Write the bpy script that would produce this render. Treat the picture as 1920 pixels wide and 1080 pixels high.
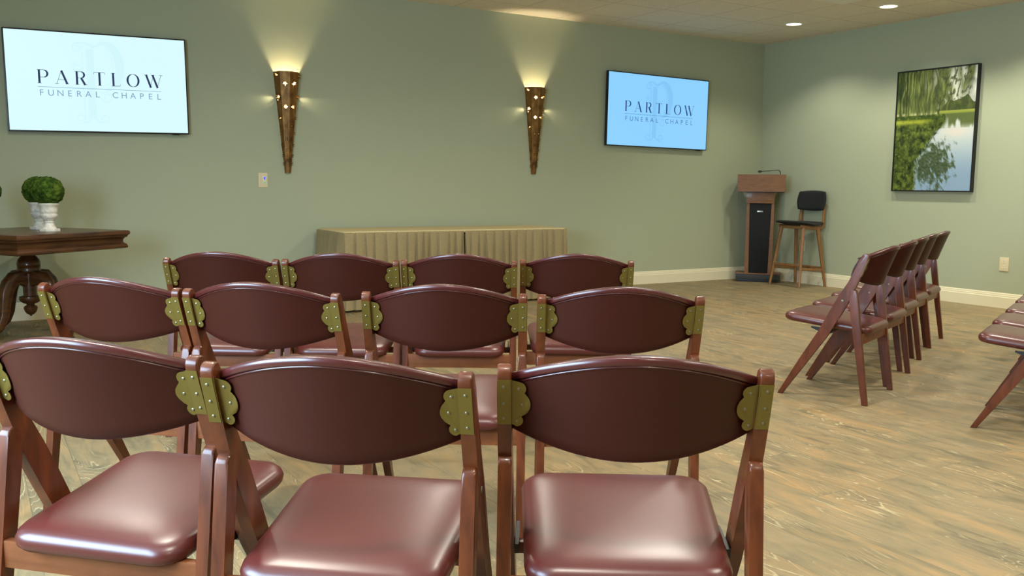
import bpy, bmesh, math, random
import numpy as np
from mathutils import Vector, Matrix, noise
from mathutils.geometry import tessellate_polygon

for o in list(bpy.data.objects):
    bpy.data.objects.remove(o)
SC = bpy.context.scene
COL = SC.collection
PI = math.pi
H = 2.904            # ceiling height

# ------------------------------------------------------------------ camera
CAMP = (-8.5987, -8.3189, 1.1395)
YAW, PITCH, ROLL, FPX = 0.539, -0.113, 0.011, 1703.19
f = Vector((math.sin(YAW)*math.cos(PITCH), math.cos(YAW)*math.cos(PITCH), math.sin(PITCH)))
r0 = Vector((math.cos(YAW), -math.sin(YAW), 0)); u0 = r0.cross(f)
rr = math.cos(ROLL)*r0 + math.sin(ROLL)*u0
uu = -math.sin(ROLL)*r0 + math.cos(ROLL)*u0
cd = bpy.data.cameras.new('camera'); cam = bpy.data.objects.new('camera', cd); COL.objects.link(cam)
cd.sensor_width = 36; cd.lens = FPX/1920*36; cd.clip_start = .05; cd.clip_end = 60
cam.matrix_world = Matrix(((rr.x, uu.x, -f.x, CAMP[0]), (rr.y, uu.y, -f.y, CAMP[1]), (rr.z, uu.z, -f.z, CAMP[2]), (0, 0, 0, 1)))
SC.camera = cam

# ------------------------------------------------------------------ view / world
SC.view_settings.view_transform = 'Standard'
SC.view_settings.look = 'None'
SC.view_settings.exposure = 0.0
SC.view_settings.gamma = 1.0
SC.view_settings.use_curve_mapping = False
w = bpy.data.worlds.new('world'); SC.world = w; w.use_nodes = True
w.node_tree.nodes['Background'].inputs[0].default_value = (.02, .02, .02, 1)
SC.cycles.max_bounces = 8
SC.cycles.diffuse_bounces = 5
SC.cycles.sample_clamp_indirect = 4
SC.cycles.use_denoising = True

CAN_W = 108.0          # power of each recessed downlight
WARM = (1.0, .955, .83)
CANS = [(-.82, -1.2), (-.82, -2.385), (-.82, -3.57), (-.82, -4.76), (-.82, -7.2), (-.82, -9.6)]
CANS += [(x, y) for x in (-3.25, -5.7, -8.15) for y in (-2.75, -5.15, -7.55, -9.95)]
# cool daylight from an added area light before an unseen solid window panel
def area(name, loc, rot, sx, sy, power, col):
    l = bpy.data.lights.new(name, 'AREA'); l.shape = 'RECTANGLE'; l.size = sx; l.size_y = sy
    l.energy = power; l.color = col
    o = bpy.data.objects.new(name, l); o.location = loc; o.rotation_euler = rot; COL.objects.link(o)
    return o
area('added_daylight', (-10.12, -6.4, 1.55), (0, -PI/2, 0), 1.3, 2.4, 300, (.50, .74, 1.0))

# ------------------------------------------------------------------ helpers
def s2l(c):
    return tuple(((v/255)/12.92 if v/255 <= .04045 else ((v/255+.055)/1.055)**2.4) for v in c) + (1,)

def mat(name, rgb=(128, 128, 128), rough=.5, metal=0, spec=.5, coat=0, coatr=.1, emit=None, es=1.0):
    m = bpy.data.materials.new(name); m.use_nodes = True
    b = m.node_tree.nodes['Principled BSDF']
    b.inputs['Base Color'].default_value = s2l(rgb)
    b.inputs['Roughness'].default_value = rough
    b.inputs['Metallic'].default_value = metal
    b.inputs['Specular IOR Level'].default_value = spec
    b.inputs['Coat Weight'].default_value = coat
    b.inputs['Coat Roughness'].default_value = coatr
    if emit:
        b.inputs['Emission Color'].default_value = s2l(emit); b.inputs['Emission Strength'].default_value = es
    return m

class NT:
    def __init__(s, m):
        s.t = m.node_tree; s.b = s.t.nodes['Principled BSDF']
    def n(s, typ, ins=None, **kw):
        x = s.t.nodes.new(typ)
        for k, v in kw.items(): setattr(x, k, v)
        for k, v in (ins or {}).items():
            if hasattr(v, 'is_output') or isinstance(v, bpy.types.NodeSocket): s.t.links.new(v, x.inputs[k])
            else: x.inputs[k].default_value = v
        return x
    def ramp(s, fac, stops, interp='LINEAR'):
        x = s.t.nodes.new('ShaderNodeValToRGB'); s.t.links.new(fac, x.inputs[0])
        x.color_ramp.interpolation = interp
        e = x.color_ramp.elements
        while len(e) < len(stops): e.new(.5)
        for i, (p, c) in enumerate(stops):
            e[i].position = p; e[i].color = c
        return x.outputs[0]
    def coord(s, kind='Object', scale=(1, 1, 1), rot=(0, 0, 0)):
        tc = s.n('ShaderNodeTexCoord')
        mp = s.n('ShaderNodeMapping', {0: tc.outputs[kind], 'Scale': scale, 'Rotation': rot})
        return mp.outputs[0]
    def bump(s, h, strength=.3, dist=.01):
        b = s.n('ShaderNodeBump', {'Height': h, 'Strength': strength, 'Distance': dist})
        s.t.links.new(b.outputs[0], s.b.inputs['Normal'])
    def base(s, c): s.t.links.new(c, s.b.inputs['Base Color'])
    def mix(s, fac, a, b, typ='MIX'):
        x = s.t.nodes.new('ShaderNodeMix'); x.data_type = 'RGBA'; x.blend_type = typ
        for i, v in ((0, fac), (6, a), (7, b)):
            if isinstance(v, bpy.types.NodeSocket): s.t.links.new(v, x.inputs[i])
            else: x.inputs[i].default_value = v
        return x.outputs[2]

def wood(name, dark, light, scale=(30, 30, 3), rough=.35, coat=.3):
    m = mat(name, light, rough, coat=coat, coatr=.1, spec=.35); t = NT(m)
    n = t.n('ShaderNodeTexNoise', {'Vector': t.coord('Object', scale), 'Scale': 1.6, 'Detail': 6, 'Roughness': .6, 'Distortion': .8})
    t.base(t.ramp(n.outputs[0], [(.3, s2l(dark)), (.7, s2l(light))]))
    t.bump(n.outputs[0], .05, .002)
    return m

def new_obj(name, bm, m, parent=None, smooth=35, loc=None):
    me = bpy.data.meshes.new(name)
    bmesh.ops.recalc_face_normals(bm, faces=bm.faces)
    bm.to_mesh(me); bm.free()
    if smooth:
        me.shade_smooth()
        me.set_sharp_from_angle(angle=math.radians(smooth))
    if m: me.materials.append(m)
    o = bpy.data.objects.new(name, me); COL.objects.link(o)
    if parent: o.parent = parent
    if loc: o.location = loc
    return o

def tag(o, label=None, cat=None, group=None, kind=None):
    if label: o['label'] = label
    if cat: o['category'] = cat
    if group: o['group'] = group
    if kind: o['kind'] = kind
    return o

def thing(name, loc=(0, 0, 0), rz=0, label=None, cat=None, group=None):
    o = bpy.data.objects.new(name, None); o.empty_display_size = .1; COL.objects.link(o)
    o.location = loc; o.rotation_euler = (0, 0, rz)
    return tag(o, label, cat, group)

def copy_tree(o, parent=None):
    c = o.copy(); COL.objects.link(c)
    if parent: c.parent = parent
    for ch in list(o.children): copy_tree(ch, c)
    return c

def bx(bm, lo, hi, bev=0, seg=2):
    vs = [bm.verts.new((x, y, z)) for x in (lo[0], hi[0]) for y in (lo[1], hi[1]) for z in (lo[2], hi[2])]
    fs = [bm.faces.new([vs[i] for i in q]) for q in ((0, 1, 3, 2), (4, 6, 7, 5), (0, 4, 5, 1), (2, 3, 7, 6), (0, 2, 6, 4), (1, 5, 7, 3))]
    if bev:
        es = {e for q in fs for e in q.edges}
        bmesh.ops.bevel(bm, geom=list(es), offset=bev, segments=seg, profile=.7, affect='EDGES')
    return bm

def box(name, lo, hi, m, parent=None, bev=.003):
    return new_obj(name, bx(bmesh.new(), lo, hi, bev), m, parent)

def prism(bm, pts, p0, p1, bev=0, seg=2):
    """pts: 3D closed outline; p0,p1 offsets added for the two caps"""
    a = [bm.verts.new(Vector(p)+Vector(p0)) for p in pts]; b = [bm.verts.new(Vector(p)+Vector(p1)) for p in pts]
    n = len(pts); fs = [bm.faces.new(a), bm.faces.new(b[::-1])]
    for i in range(n): fs.append(bm.faces.new((a[i], b[i], b[(i+1) % n], a[(i+1) % n])))
    if bev:
        es = list(fs[0].edges)+list(fs[1].edges)
        bmesh.ops.bevel(bm, geom=es, offset=bev, segments=seg, profile=.6, affect='EDGES')
    return bm

def lathe(bm, prof, c=(0, 0, 0), n=32, axis='z', cap=True):
    rings = []
    for r, z in prof:
        ring = []
        for i in range(n):
            a = 2*PI*i/n
            p = (r*math.cos(a), r*math.sin(a), z)
            if axis == 'y': p = (p[0], z, p[1])
            if axis == 'x': p = (z, p[0], p[1])
            ring.append(bm.verts.new((c[0]+p[0], c[1]+p[1], c[2]+p[2])))
        rings.append(ring)
    for a, b in zip(rings, rings[1:]):
        for i in range(n): bm.faces.new((a[i], a[(i+1) % n], b[(i+1) % n], b[i]))
    if cap:
        for k in (0, -1):
            bm.faces.new(rings[k])
    return bm

def sweep(bm, path, rad, n=10, flat=None, cap=True):
    """tube along path; rad float or list; flat: optional list of (w,h) rectangles-ish (superellipse)"""
    P = [Vector(p) for p in path]; rings = []
    up = Vector((0, 0, 1))
    for i, p in enumerate(P):
        t = (P[min(i+1, len(P)-1)]-P[max(i-1, 0)]).normalized()
        s = t.cross(up)
        if s.length < 1e-4: s = t.cross(Vector((0, 1, 0)))
        s.normalize(); v = s.cross(t).normalized()
        if i and (s.dot(ps) < 0): s = -s; v = -v
        ps = s
        ring = []
        for k in range(n):
            a = 2*PI*k/n
            ca, sa = math.cos(a), math.sin(a)
            if flat:
                w_, h_ = flat[i] if isinstance(flat, list) else flat
                e = .45
                ca = math.copysign(abs(ca)**e, ca)*w_; sa = math.copysign(abs(sa)**e, sa)*h_
            else:
                r_ = rad[i] if isinstance(rad, (list, tuple)) else rad
                ca *= r_; sa *= r_
            ring.append(bm.verts.new(p+s*ca+v*sa))
        rings.append(ring)
    for a, b in zip(rings, rings[1:]):
        for i in range(n): bm.faces.new((a[i], a[(i+1) % n], b[(i+1) % n], b[i]))
    if cap:
        bm.faces.new(rings[0]); bm.faces.new(rings[-1])
    return bm

def poly3(bm, loops, fn, thick):
    """triangulate a 2D outline with holes, map (a,b,d)->3D by fn, solid of given thickness"""
    L = [[Vector((p[0], p[1], 0)) for p in lp] for lp in loops]
    tri = tessellate_polygon(L)
    flat = [p for lp in L for p in lp]
    A = [bm.verts.new(fn(p.x, p.y, 0)) for p in flat]; B = [bm.verts.new(fn(p.x, p.y, thick)) for p in flat]
    for t in tri:
        try: bm.faces.new([A[i] for i in t]); bm.faces.new([B[i] for i in reversed(t)])
        except ValueError: pass
    k = 0
    for lp in L:
        n = len(lp)
        for i in range(n):
            a, b = k+i, k+(i+1) % n
            try: bm.faces.new((A[a], A[b], B[b], B[a]))
            except ValueError: pass
        k += n
    return bm

# ------------------------------------------------------------------ materials
M = {}
m = mat('sage_wall_paint', (172, 177, 149), .55, spec=.3); t = NT(m)
n = t.n('ShaderNodeTexNoise', {'Vector': t.coord('Object', (60, 60, 60)), 'Scale': 3.0, 'Detail': 3})
t.bump(n.outputs[0], .04, .002); M['wall'] = m
M['trim'] = mat('cream_trim_paint', (232, 222, 190), .35)
m = mat('ceiling_tile', (222, 212, 188), .85); t = NT(m)
co = t.coord('Object')
sx = t.n('ShaderNodeSeparateXYZ', {0: co})
def gridline(sock, off, per=.61):
    a = t.n('ShaderNodeMath', {0: sock, 1: off}, operation='SUBTRACT')
    b = t.n('ShaderNodeMath', {0: a.outputs[0], 1: per}, operation='DIVIDE')
    c = t.n('ShaderNodeMath', {0: b.outputs[0]}, operation='FRACT')
    d = t.n('ShaderNodeMath', {0: c.outputs[0], 1: .5}, operation='SUBTRACT')
    e = t.n('ShaderNodeMath', {0: d.outputs[0]}, operation='ABSOLUTE')
    return t.n('ShaderNodeMath', {0: e.outputs[0], 1: .484}, operation='GREATER_THAN').outputs[0]
gx = gridline(sx.outputs[0], -4.34); gy = gridline(sx.outputs[1], -.43)
g = t.n('ShaderNodeMath', {0: gx, 1: gy}, operation='MAXIMUM').outputs[0]
n = t.n('ShaderNodeTexNoise', {'Vector': co, 'Scale': 90.0, 'Detail': 4})
spk = t.ramp(n.outputs[0], [(.35, s2l((214, 204, 182))), (.6, s2l((230, 219, 196)))])
t.base(t.mix(g, spk, s2l((206, 194, 170))))
t.bump(t.n('ShaderNodeMath', {0: g, 1: n.outputs[0]}, operation='ADD').outputs[0], .25, .004)
M['ceiling'] = m

# vinyl plank floor, planks run along y
m = mat('vinyl_plank', (150, 130, 100), .5, spec=.22); t = NT(m)
co = t.coord('Object', rot=(0, 0, PI/2))
br = t.n('ShaderNodeTexBrick', {'Vector': co, 'Color1': (0, 0, 0, 1), 'Color2': (1, 1, 1, 1), 'Mortar': (.5, .5, .5, 1), 'Scale': 1.0,
                                'Mortar Size': .0012, 'Mortar Smooth': .2, 'Bias': 0.0, 'Brick Width': 1.22, 'Row Height': .18}, offset=.37, offset_frequency=2)
# per-plank shift so the grain breaks at the joints
sh = t.n('ShaderNodeVectorMath', {0: br.outputs[0], 1: (7.3, 3.1, 5.7)}, operation='MULTIPLY')
co2 = t.n('ShaderNodeVectorMath', {0: co, 1: sh.outputs[0]}, operation='ADD').outputs[0]
g1 = t.n('ShaderNodeMapping', {0: co2, 'Scale': (1.9, 6.5, 1)}).outputs[0]
nA = t.n('ShaderNodeTexNoise', {'Vector': g1, 'Scale': 1.5, 'Detail': 6, 'Roughness': .62, 'Distortion': .9})
colA = t.ramp(nA.outputs[0], [(.34, s2l((108, 100, 78))), (.46, s2l((136, 123, 95))), (.56, s2l((150, 131, 98))), (.70, s2l((168, 138, 97)))])
g2 = t.n('ShaderNodeMapping', {0: co2, 'Scale': (2.0, 42, 1)}).outputs[0]
nB = t.n('ShaderNodeTexNoise', {'Vector': g2, 'Scale': 3.0, 'Detail': 6, 'Roughness': .7, 'Distortion': .3})
colB = t.mix(.30, colA, t.ramp(nB.outputs[0], [(.35, s2l((104, 94, 74))), (.65, s2l((200, 180, 140)))]), 'OVERLAY')
# cathedral figure: distorted elongated rings, light limed lines and dark gaps
g3 = t.n('ShaderNodeMapping', {0: co2, 'Scale': (.75, 5.5, 1)}).outputs[0]
nC = t.n('ShaderNodeTexNoise', {'Vector': g3, 'Scale': .95, 'Detail': 2.0, 'Roughness': .4, 'Distortion': .9})
wv = t.n('ShaderNodeMath', {0: nC.outputs[0], 1: 30.0}, operation='MULTIPLY').outputs[0]
wv = t.n('ShaderNodeMath', {0: nB.outputs[0], 1: .7, 2: wv}, operation='MULTIPLY_ADD').outputs[0]
fr = t.n('ShaderNodeMath', {0: wv}, operation='FRACT').outputs[0]
line = t.ramp(fr, [(0.0, (0, 0, 0, 1)), (.78, (0, 0, 0, 1)), (.88, (1, 1, 1, 1)), (.97, (0, 0, 0, 1))])
dark = t.ramp(fr, [(.55, (0, 0, 0, 1)), (.76, (1, 1, 1, 1)), (.84, (0, 0, 0, 1))])
nD = t.n('ShaderNodeTexNoise', {'Vector': co2, 'Scale': 2.3, 'Detail': 2})
msk = t.ramp(nD.outputs[0], [(.46, (0, 0, 0, 1)), (.58, (1, 1, 1, 1))])
k1 = t.n('ShaderNodeMath', {0: line, 1: msk}, operation='MULTIPLY').outputs[0]
k1 = t.n('ShaderNodeMath', {0: k1, 1: .7}, operation='MULTIPLY').outputs[0]
k2 = t.n('ShaderNodeMath', {0: dark, 1: msk}, operation='MULTIPLY').outputs[0]
k2 = t.n('ShaderNodeMath', {0: k2, 1: .45}, operation='MULTIPLY').outputs[0]
c3 = t.mix(k2, colB, s2l((96, 92, 72)))
c4 = t.mix(k1, c3, s2l((206, 190, 148)))
pt = t.n('ShaderNodeMath', {0: br.outputs[0], 1: .35, 2: .0}, operation='MULTIPLY_ADD').outputs[0]
c5 = t.mix(pt, c4, s2l((128, 118, 94)))
c6 = t.mix(br.outputs['Fac'], c5, s2l((104, 94, 74)))
t.base(c6)
t.t.links.new(t.ramp(nB.outputs[0], [(.3, (.42, .42, .42, 1)), (.7, (.6, .6, .6, 1))]), t.b.inputs['Roughness'])
t.bump(nB.outputs[0], .12, .002)
M['floor'] = m

M['chairwood'] = wood('cherry_wood', (70, 30, 13), (108, 52, 23), (14, 14, 3), .38, .22)
M['apron'] = wood('apron_wood', (100, 54, 28), (126, 72, 40), (3, 20, 20), .42, .12)
def vinyl(name, rgb, rough, coat):
    m = mat(name, rgb, rough, spec=.5, coat=coat, coatr=.3); t = NT(m)
    m.node_tree.nodes['Principled BSDF'].inputs['Specular IOR Level'].default_value = .5 if coat else .22
    v = t.n('ShaderNodeTexVoronoi', {'Vector': t.coord('Object', (420, 420, 420)), 'Scale': 1.0})
    t.bump(v.outputs[0], .05, .0006)
    return m
M['vinyl'] = vinyl('burgundy_vinyl', (82, 31, 26), .34, .3)
M['vinylroll'] = vinyl('burgundy_roll_vinyl', (70, 24, 23), .27, .3)
M['vinylback'] = vinyl('burgundy_back_vinyl', (58, 22, 14), .45, 0)
M['brass'] = mat('brass', (110, 93, 38), .42, metal=.45)
M['screw'] = mat('screw_steel', (126, 120, 96), .38, metal=.8)
M['black'] = mat('black_metal', (22, 22, 22), .4)
M['walnut'] = wood('walnut', (46, 25, 10), (92, 54, 24), (3, 3, 22), .38, .35)
M['tabletop'] = wood('walnut_top', (74, 52, 26), (98, 70, 38), (3, 22, 10), .4, .3)
M['podium'] = wood('podium_laminate', (112, 74, 42), (134, 92, 56), (6, 6, 40), .45, .1)
M['podiumblack'] = mat('podium_black_panel', (17, 17, 14), .6, spec=.25)
M['podiumbase'] = mat('podium_base_dark', (44, 44, 38), .5)
M['stoolwood'] = wood('stool_wood', (118, 80, 44), (150, 106, 62), (20, 20, 3), .4, .2)
m = mat('stool_fabric', (24, 26, 25), .85); t = NT(m)
n = t.n('ShaderNodeTexNoise', {'Vector': t.coord('Object', (300, 300, 300)), 'Scale': 1.0}); t.bump(n.outputs[0], .3, .001); M['stoolfab'] = m
M['steel'] = mat('brushed_steel', (180, 180, 170), .3, metal=.9)
m = mat('khaki_cloth', (188, 166, 118), .9, spec=.1); t = NT(m)
n = t.n('ShaderNodeTexNoise', {'Vector': t.coord('Object', (160, 160, 160)), 'Scale': 1.0, 'Detail': 3})
t.base(t.ramp(n.outputs[0], [(.3, s2l((190, 172, 128))), (.7, s2l((214, 196, 152)))])); t.bump(n.outputs[0], .2, .001); M['cloth'] = m
m = mat('urn_ceramic', (226, 220, 206), .6); t = NT(m)
n = t.n('ShaderNodeTexNoise', {'Vector': t.coord('Object', (40, 40, 40)), 'Scale': 1.0, 'Detail': 4})
t.base(t.ramp(n.outputs[0], [(.35, s2l((206, 198, 180))), (.6, s2l((230, 224, 212)))])); M['urn'] = m
m = mat('moss', (60, 92, 30), .95, spec=.1); t = NT(m)
n = t.n('ShaderNodeTexNoise', {'Vector': t.coord('Object', (17, 17, 17)), 'Scale': 1.0, 'Detail': 7, 'Roughness': .7})
t.base(t.ramp(n.outputs[0], [(.34, s2l((20, 34, 10))), (.5, s2l((56, 80, 24))), (.66, s2l((104, 124, 46)))])); t.bump(n.outputs[0], .8, .012); M['moss'] = m
m = mat('sconce_copper', (122, 78, 36), .5, metal=.55); t = NT(m)
n = t.n('ShaderNodeTexNoise', {'Vector': t.coord('Object', (24, 24, 12)), 'Scale': 1.0, 'Detail': 5})
t.base(t.ramp(n.outputs[0], [(.3, s2l((92, 62, 28))), (.55, s2l((134, 94, 42))), (.75, s2l((166, 122, 60)))])); M['copper'] = m
M['bulb'] = mat('frosted_bulb', (255, 230, 180), .4, emit=(255, 222, 160), es=30)
M['tvblack'] = mat('tv_black_plastic', (12, 12, 14), .3)
M['canrim'] = mat('can_trim_white', (230, 225, 210), .4)
M['canlens'] = mat('can_lens', (255, 240, 210), .4, emit=(255, 240, 212), es=9)
M['plate'] = mat('almond_plate', (222, 208, 170), .35)
M['slot'] = mat('socket_slot', (30, 28, 24), .6)
M['led'] = mat('blue_indicator', (20, 40, 255), .4, emit=(30, 60, 255), es=2.0)
M['ledg'] = mat('green_indicator', (60, 160, 120), .4, emit=(60, 170, 120), es=.8)
M['frame'] = mat('black_frame', (20, 17, 16), .4)

# ------------------------------------------------------------------ room
XL, YB = -10.2, -12.4
def struct(name, bm, m, smooth=None):
    o = new_obj(name, bm, m, smooth=smooth); tag(o, kind='structure'); return o
struct('floor', bx(bmesh.new(), (XL-.1, YB-.1, -.1), (.1, .1, 0)), M['floor'])
struct('ceiling', bx(bmesh.new(), (XL-.1, YB-.1, H), (.1, .1, H+.1)), M['ceiling'])
struct('wall_front', bx(bmesh.new(), (XL-.1, 0, 0), (.1, .1, H)), M['wall'])
struct('wall_right', bx(bmesh.new(), (0, YB, 0), (.1, 0, H)), M['wall'])
struct('wall_left', bx(bmesh.new(), (XL-.1, YB, 0), (XL, 0, H)), M['wall'])
struct('wall_back', bx(bmesh.new(), (XL-.1, YB-.1, 0), (.1, YB, H)), M['wall'])
BB = [(0, 0), (-.017, 0), (-.017, .105), (-.013, .112), (-.013, .122), (-.009, .130), (-.009, .138), (-.004, .148), (0, .148)]
struct('baseboard_right', prism(bmesh.new(), [(x, 0, z) for x, z in BB], (0, 0, 0), (0, YB, 0)), M['trim'])
struct('baseboard_front', prism(bmesh.new(), [(0, x, z) for x, z in BB], (0, 0, 0), (XL, 0, 0)), M['trim'])
struct('baseboard_left', prism(bmesh.new(), [(XL-x, 0, z) for x, z in BB], (0, 0, 0), (0, YB, 0)), M['trim'])
struct('baseboard_back', prism(bmesh.new(), [(0, YB-x, z) for x, z in BB], (0, 0, 0), (XL, 0, 0)), M['trim'])
# thin shoe gap line is part of the baseboard; solid panel added as an unseen window, the area light before it gives daylight
wf = struct('blank_window_panel', bx(bmesh.new(), (XL, -7.7, .85), (XL+.03, -5.1, 2.25), .004), M['trim'])

# ------------------------------------------------------------------ recessed lights
def make_can():
    r = thing('recessed_ceiling_light')
    bm = bmesh.new(); lathe(bm, [(.078, .006), (.078, -.002), (.086, -.006), (.098, -.004), (.1, .004)], n=40, cap=False)
    new_obj('trim_ring', bm, M['canrim'], r)
    bm = bmesh.new(); lathe(bm, [(.079, .004), (.079, .001), (.05, .0), (.01, -.001)], n=40)
    new_obj('lens', bm, M['canlens'], r)
    return r
can0 = make_can()
lab = {0: 'round white recessed downlight in the ceiling nearest the room corner above the lectern',
       1: 'round white recessed downlight in the ceiling in front of the framed pond picture'}
for i, (x, y) in enumerate(CANS):
    c = can0 if i == 0 else copy_tree(can0)
    c.location = (x, y, H-.001)
    tag(c, lab.get(i, 'round white recessed downlight in the ceiling outside the picture over the seating'), 'ceiling light', 'recessed downlights in the ceiling')
    l = bpy.data.lights.new('downlight', 'SPOT'); l.energy = CAN_W*((.62 if y > -2 else .80 if y > -3 else 1.0) if x > -1 else (1.25 if y > -3 else 1.6)); l.color = WARM if x < -1 else (1.0, .965, .80)
    l.spot_size = math.radians(128 if x > -1 else 168); l.spot_blend = .55 if x > -1 else .85; l.shadow_soft_size = .07
    o = bpy.data.objects.new('downlight', l); o.location = (x, y, H-.02); COL.objects.link(o)

# supply air diffuser
v = thing('ceiling_vent', (-1.6, -2.53, H-.001), 0, 'square white air vent in the ceiling beside the recessed downlights', 'ceiling vent')
bm = bmesh.new()
for k, (a, z) in enumerate([(.30, 0), (.22, -.012), (.14, -.02)]):
    b = a-.055
    for s0, s1 in (((-a, -a), (a, -b)), ((-a, b), (a, a)), ((-a, -b), (-b, b)), ((b, -b), (a, b))):
        bx(bm, (s0[0], s0[1], z-.01), (s1[0], s1[1], z))
new_obj('louver_frame', bm, M['canrim'], v, None)
box('center_plate', (-.07, -.07, -.03), (.07, .07, -.022), M['canrim'], v)

# ------------------------------------------------------------------ chair
def bar_outline(cl):
    """centreline [(y,z,w)] -> outline in YZ"""
    L, Rr = [], []
    for i, (y, z, wd) in enumerate(cl):
        a = Vector(cl[max(i-1, 0)][:2]); b = Vector(cl[min(i+1, len(cl)-1)][:2])
        d = (b-a).normalized(); nrm = Vector((-d.y, d.x))
        L.append((y+nrm.x*wd/2, z+nrm.y*wd/2)); Rr.append((y-nrm.x*wd/2, z-nrm.y*wd/2))
    return L, Rr
POST = [(.0335, .786, .036), (.045, .760, .040), (.066, .705, .042), (.094, .640, .046), (.140, .548, .060), (.178, .475, .060), (.235, .365, .054), (.33, .215, .044), (.462, .0, .032)]
def yback(z):
    for (y0, z0, w0), (y1, z1, w1) in zip(POST, POST[1:]):
        if z1 <= z <= z0:
            s = (z0-z)/(z0-z1); return y0+(y1-y0)*s-(w0+(w1-w0)*s)/2*1.08
    return POST[0][0]-.019
XW = .245; TH = .027
def back_y(x, z):
    u = x/.232
    return .046-.092*(1-u*u)+(.79-z)*.36
def arc_top(u): return .781+.057*(1-abs(u)**1.9)
def arc_bot(u): return .662-.042*(1-abs(u)**1.9)

def make_chair():
    ch = thing('folding_chair')
    for s in (-1, 1):
        L, Rr = bar_outline(POST)
        # rounded top between the last left/right points
        c = Vector((POST[0][0], POST[0][1])); a0 = Vector(L[0])-c
        top = []
        for k in range(1, 6):
            an = -PI*k/6
            top.append((c.x+a0.x*math.cos(an)-a0.y*math.sin(an), c.y+a0.x*math.sin(an)+a0.y*math.cos(an)))
        if top[2][1] < c.y: top = [(2*c.x-p[0], 2*c.y-p[1]) for p in top][::-1]
        Lz = list(L); Lz[-1] = (L[-1][0]+.0, 0.0); Rz = list(Rr); Rz[-1] = (Rr[-1][0], 0.0)
        out = Lz[::-1]+top+Rz
        prof = [(s*XW, p[0], p[1]) for p in out]
        bm = prism(bmesh.new(), prof, (-TH/2, 0, 0), (TH/2, 0, 0), .0055, 3)
        for v_ in bm.verts: v_.co.x -= s*.010*min(1, max(0, (.62-v_.co.z)/.62))
        new_obj('leg', bm, M['chairwood'], ch)
        # rear leg
        cl = [(.087, .592, .040), (.080, .53, .044), (.058, .38, .041), (.0, .0, .030)]
        L, Rr = bar_outline(cl); c = Vector(cl[0][:2]); a0 = Vector(L[0])-c; top = []
        for k in range(1, 8):
            an = -PI*k/8
            top.append((c.x+a0.x*math.cos(an)-a0.y*math.sin(an), c.y+a0.x*math.sin(an)+a0.y*math.cos(an)))
        if top[3][1] < c.y: top = [(2*c.x-p[0], 2*c.y-p[1]) for p in top][::-1]
        L[-1] = (L[-1][0], 0.0); Rr[-1] = (Rr[-1][0], 0.0)
        prof = [(s*(XW-.001), p[0], p[1]) for p in L[::-1]+top+Rr]
        new_obj('leg', prism(bmesh.new(), prof, (-TH/2, 0, 0), (TH/2, 0, 0), .006, 3), M['chairwood'], ch)
        # pivot bolt
        bm = lathe(bmesh.new(), [(.007, s*(TH/2-.002)), (.006, s*(TH/2-.0002)), (.002, s*(TH/2+.0002))], (s*XW, .140, .548), 14, 'x')
        lathe(bm, [(.007, -s*(TH/2-.002)), (.006, -s*(TH/2+.0015)), (.002, -s*(TH/2+.0025))], (s*XW, .140, .548), 14, 'x')
        new_obj('pivot_bolt', bm, M['screw'], ch)
        # under-seat bracket
        bm = prism(bmesh.new(), [(0, .19, .366), (0, .19, .386), (0, .31, .392), (0, .31, .384), (0, .25, .362)], (s*.222-.004, 0, 0), (s*.222+.004, 0, 0))
        new_obj('seat_bracket', bm, M['black'], ch, None)
    box('apron', (-.2325, .038, .316), (.2325, .060, .376), M['apron'], ch, .004)
    box('stretcher', (-.2325, .222, .352), (.2325, .248, .378), M['chairwood'], ch, .004)
    # seat cushion
    bm = bmesh.new()
    def outline(inset, n=10):
        yf, yr, wf_, wr_ = .476, .006, .216, .202
        pts = []
        R_ = .060-inset*.3
        cs = [(wf_-inset, yf-inset, 0), (-(wf_-inset), yf-inset, PI/2), (-(wr_-inset), yr+inset, PI), (wr_-inset, yr+inset, 3*PI/2)]
        for cx, cy, a in cs:
            ox = cx-math.copysign(R_, cx); oy = cy-R_ if cy > .2 else cy+R_
            for k in range(n+1):
                an = a+PI/2*k/n
                pts.append((ox+R_*math.cos(an), oy+R_*math.sin(an)))
        return pts
    def zt(y): return .408+(y-.006)*.098
    levels = [(.020, -.040), (.006, -.038), (.0, -.030), (-.002, -.018), (.002, -.007), (.010, .001), (.022, .006), (.045, .0105), (.08, .0135), (.12, .0145), (.16, .015)]
    rings = []
    for ins, dz in levels:
        ring = [bm.verts.new((x, y, zt(y)+dz)) for x, y in outline(ins)]
        rings.append(ring)
    for a, b in zip(rings, rings[1:]):
        for i in range(len(a)): bm.faces.new((a[i], a[(i+1) % len(a)], b[(i+1) % len(a)], b[i]))
    bm.faces.new(rings[-1]); bm.faces.new(rings[0])
    st = new_obj('seat', bm, M['vinyl'], ch, 60)
    # backrest
    bm = bmesh.new(); N = 30; rings = []
    for i in range(N+1):
        u = -1+2*i/N; x = u*.2310
        zt_, zb = arc_top(u), arc_bot(u)
        ring = []
        # back face bottom -> top, roll over the top, front face down
        for v_ in np.linspace(0, 1, 9):
            z = zb+.004+(zt_-.012-zb-.004)*v_; ring.append((x, back_y(x, z)+.0015*math.sin(PI*v_), z))
        rl = .0115
        for k in range(1, 8):
            an = PI*k/8
            z = zt_-.011+rl*math.sin(an)
            ring.append((x, back_y(x, zt_-.011)-.004+(rl+.006)*(1-math.cos(an)), z))
        for v_ in np.linspace(1, 0, 9):
            z = zb+.004+(zt_-.012-zb-.004)*v_; ring.append((x, back_y(x, z)+.022+.008*math.sin(PI*v_), z))
        ring.append((x, back_y(x, zb)+.010, zb-.001))
        rings.append([bm.verts.new(p) for p in ring])
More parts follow.
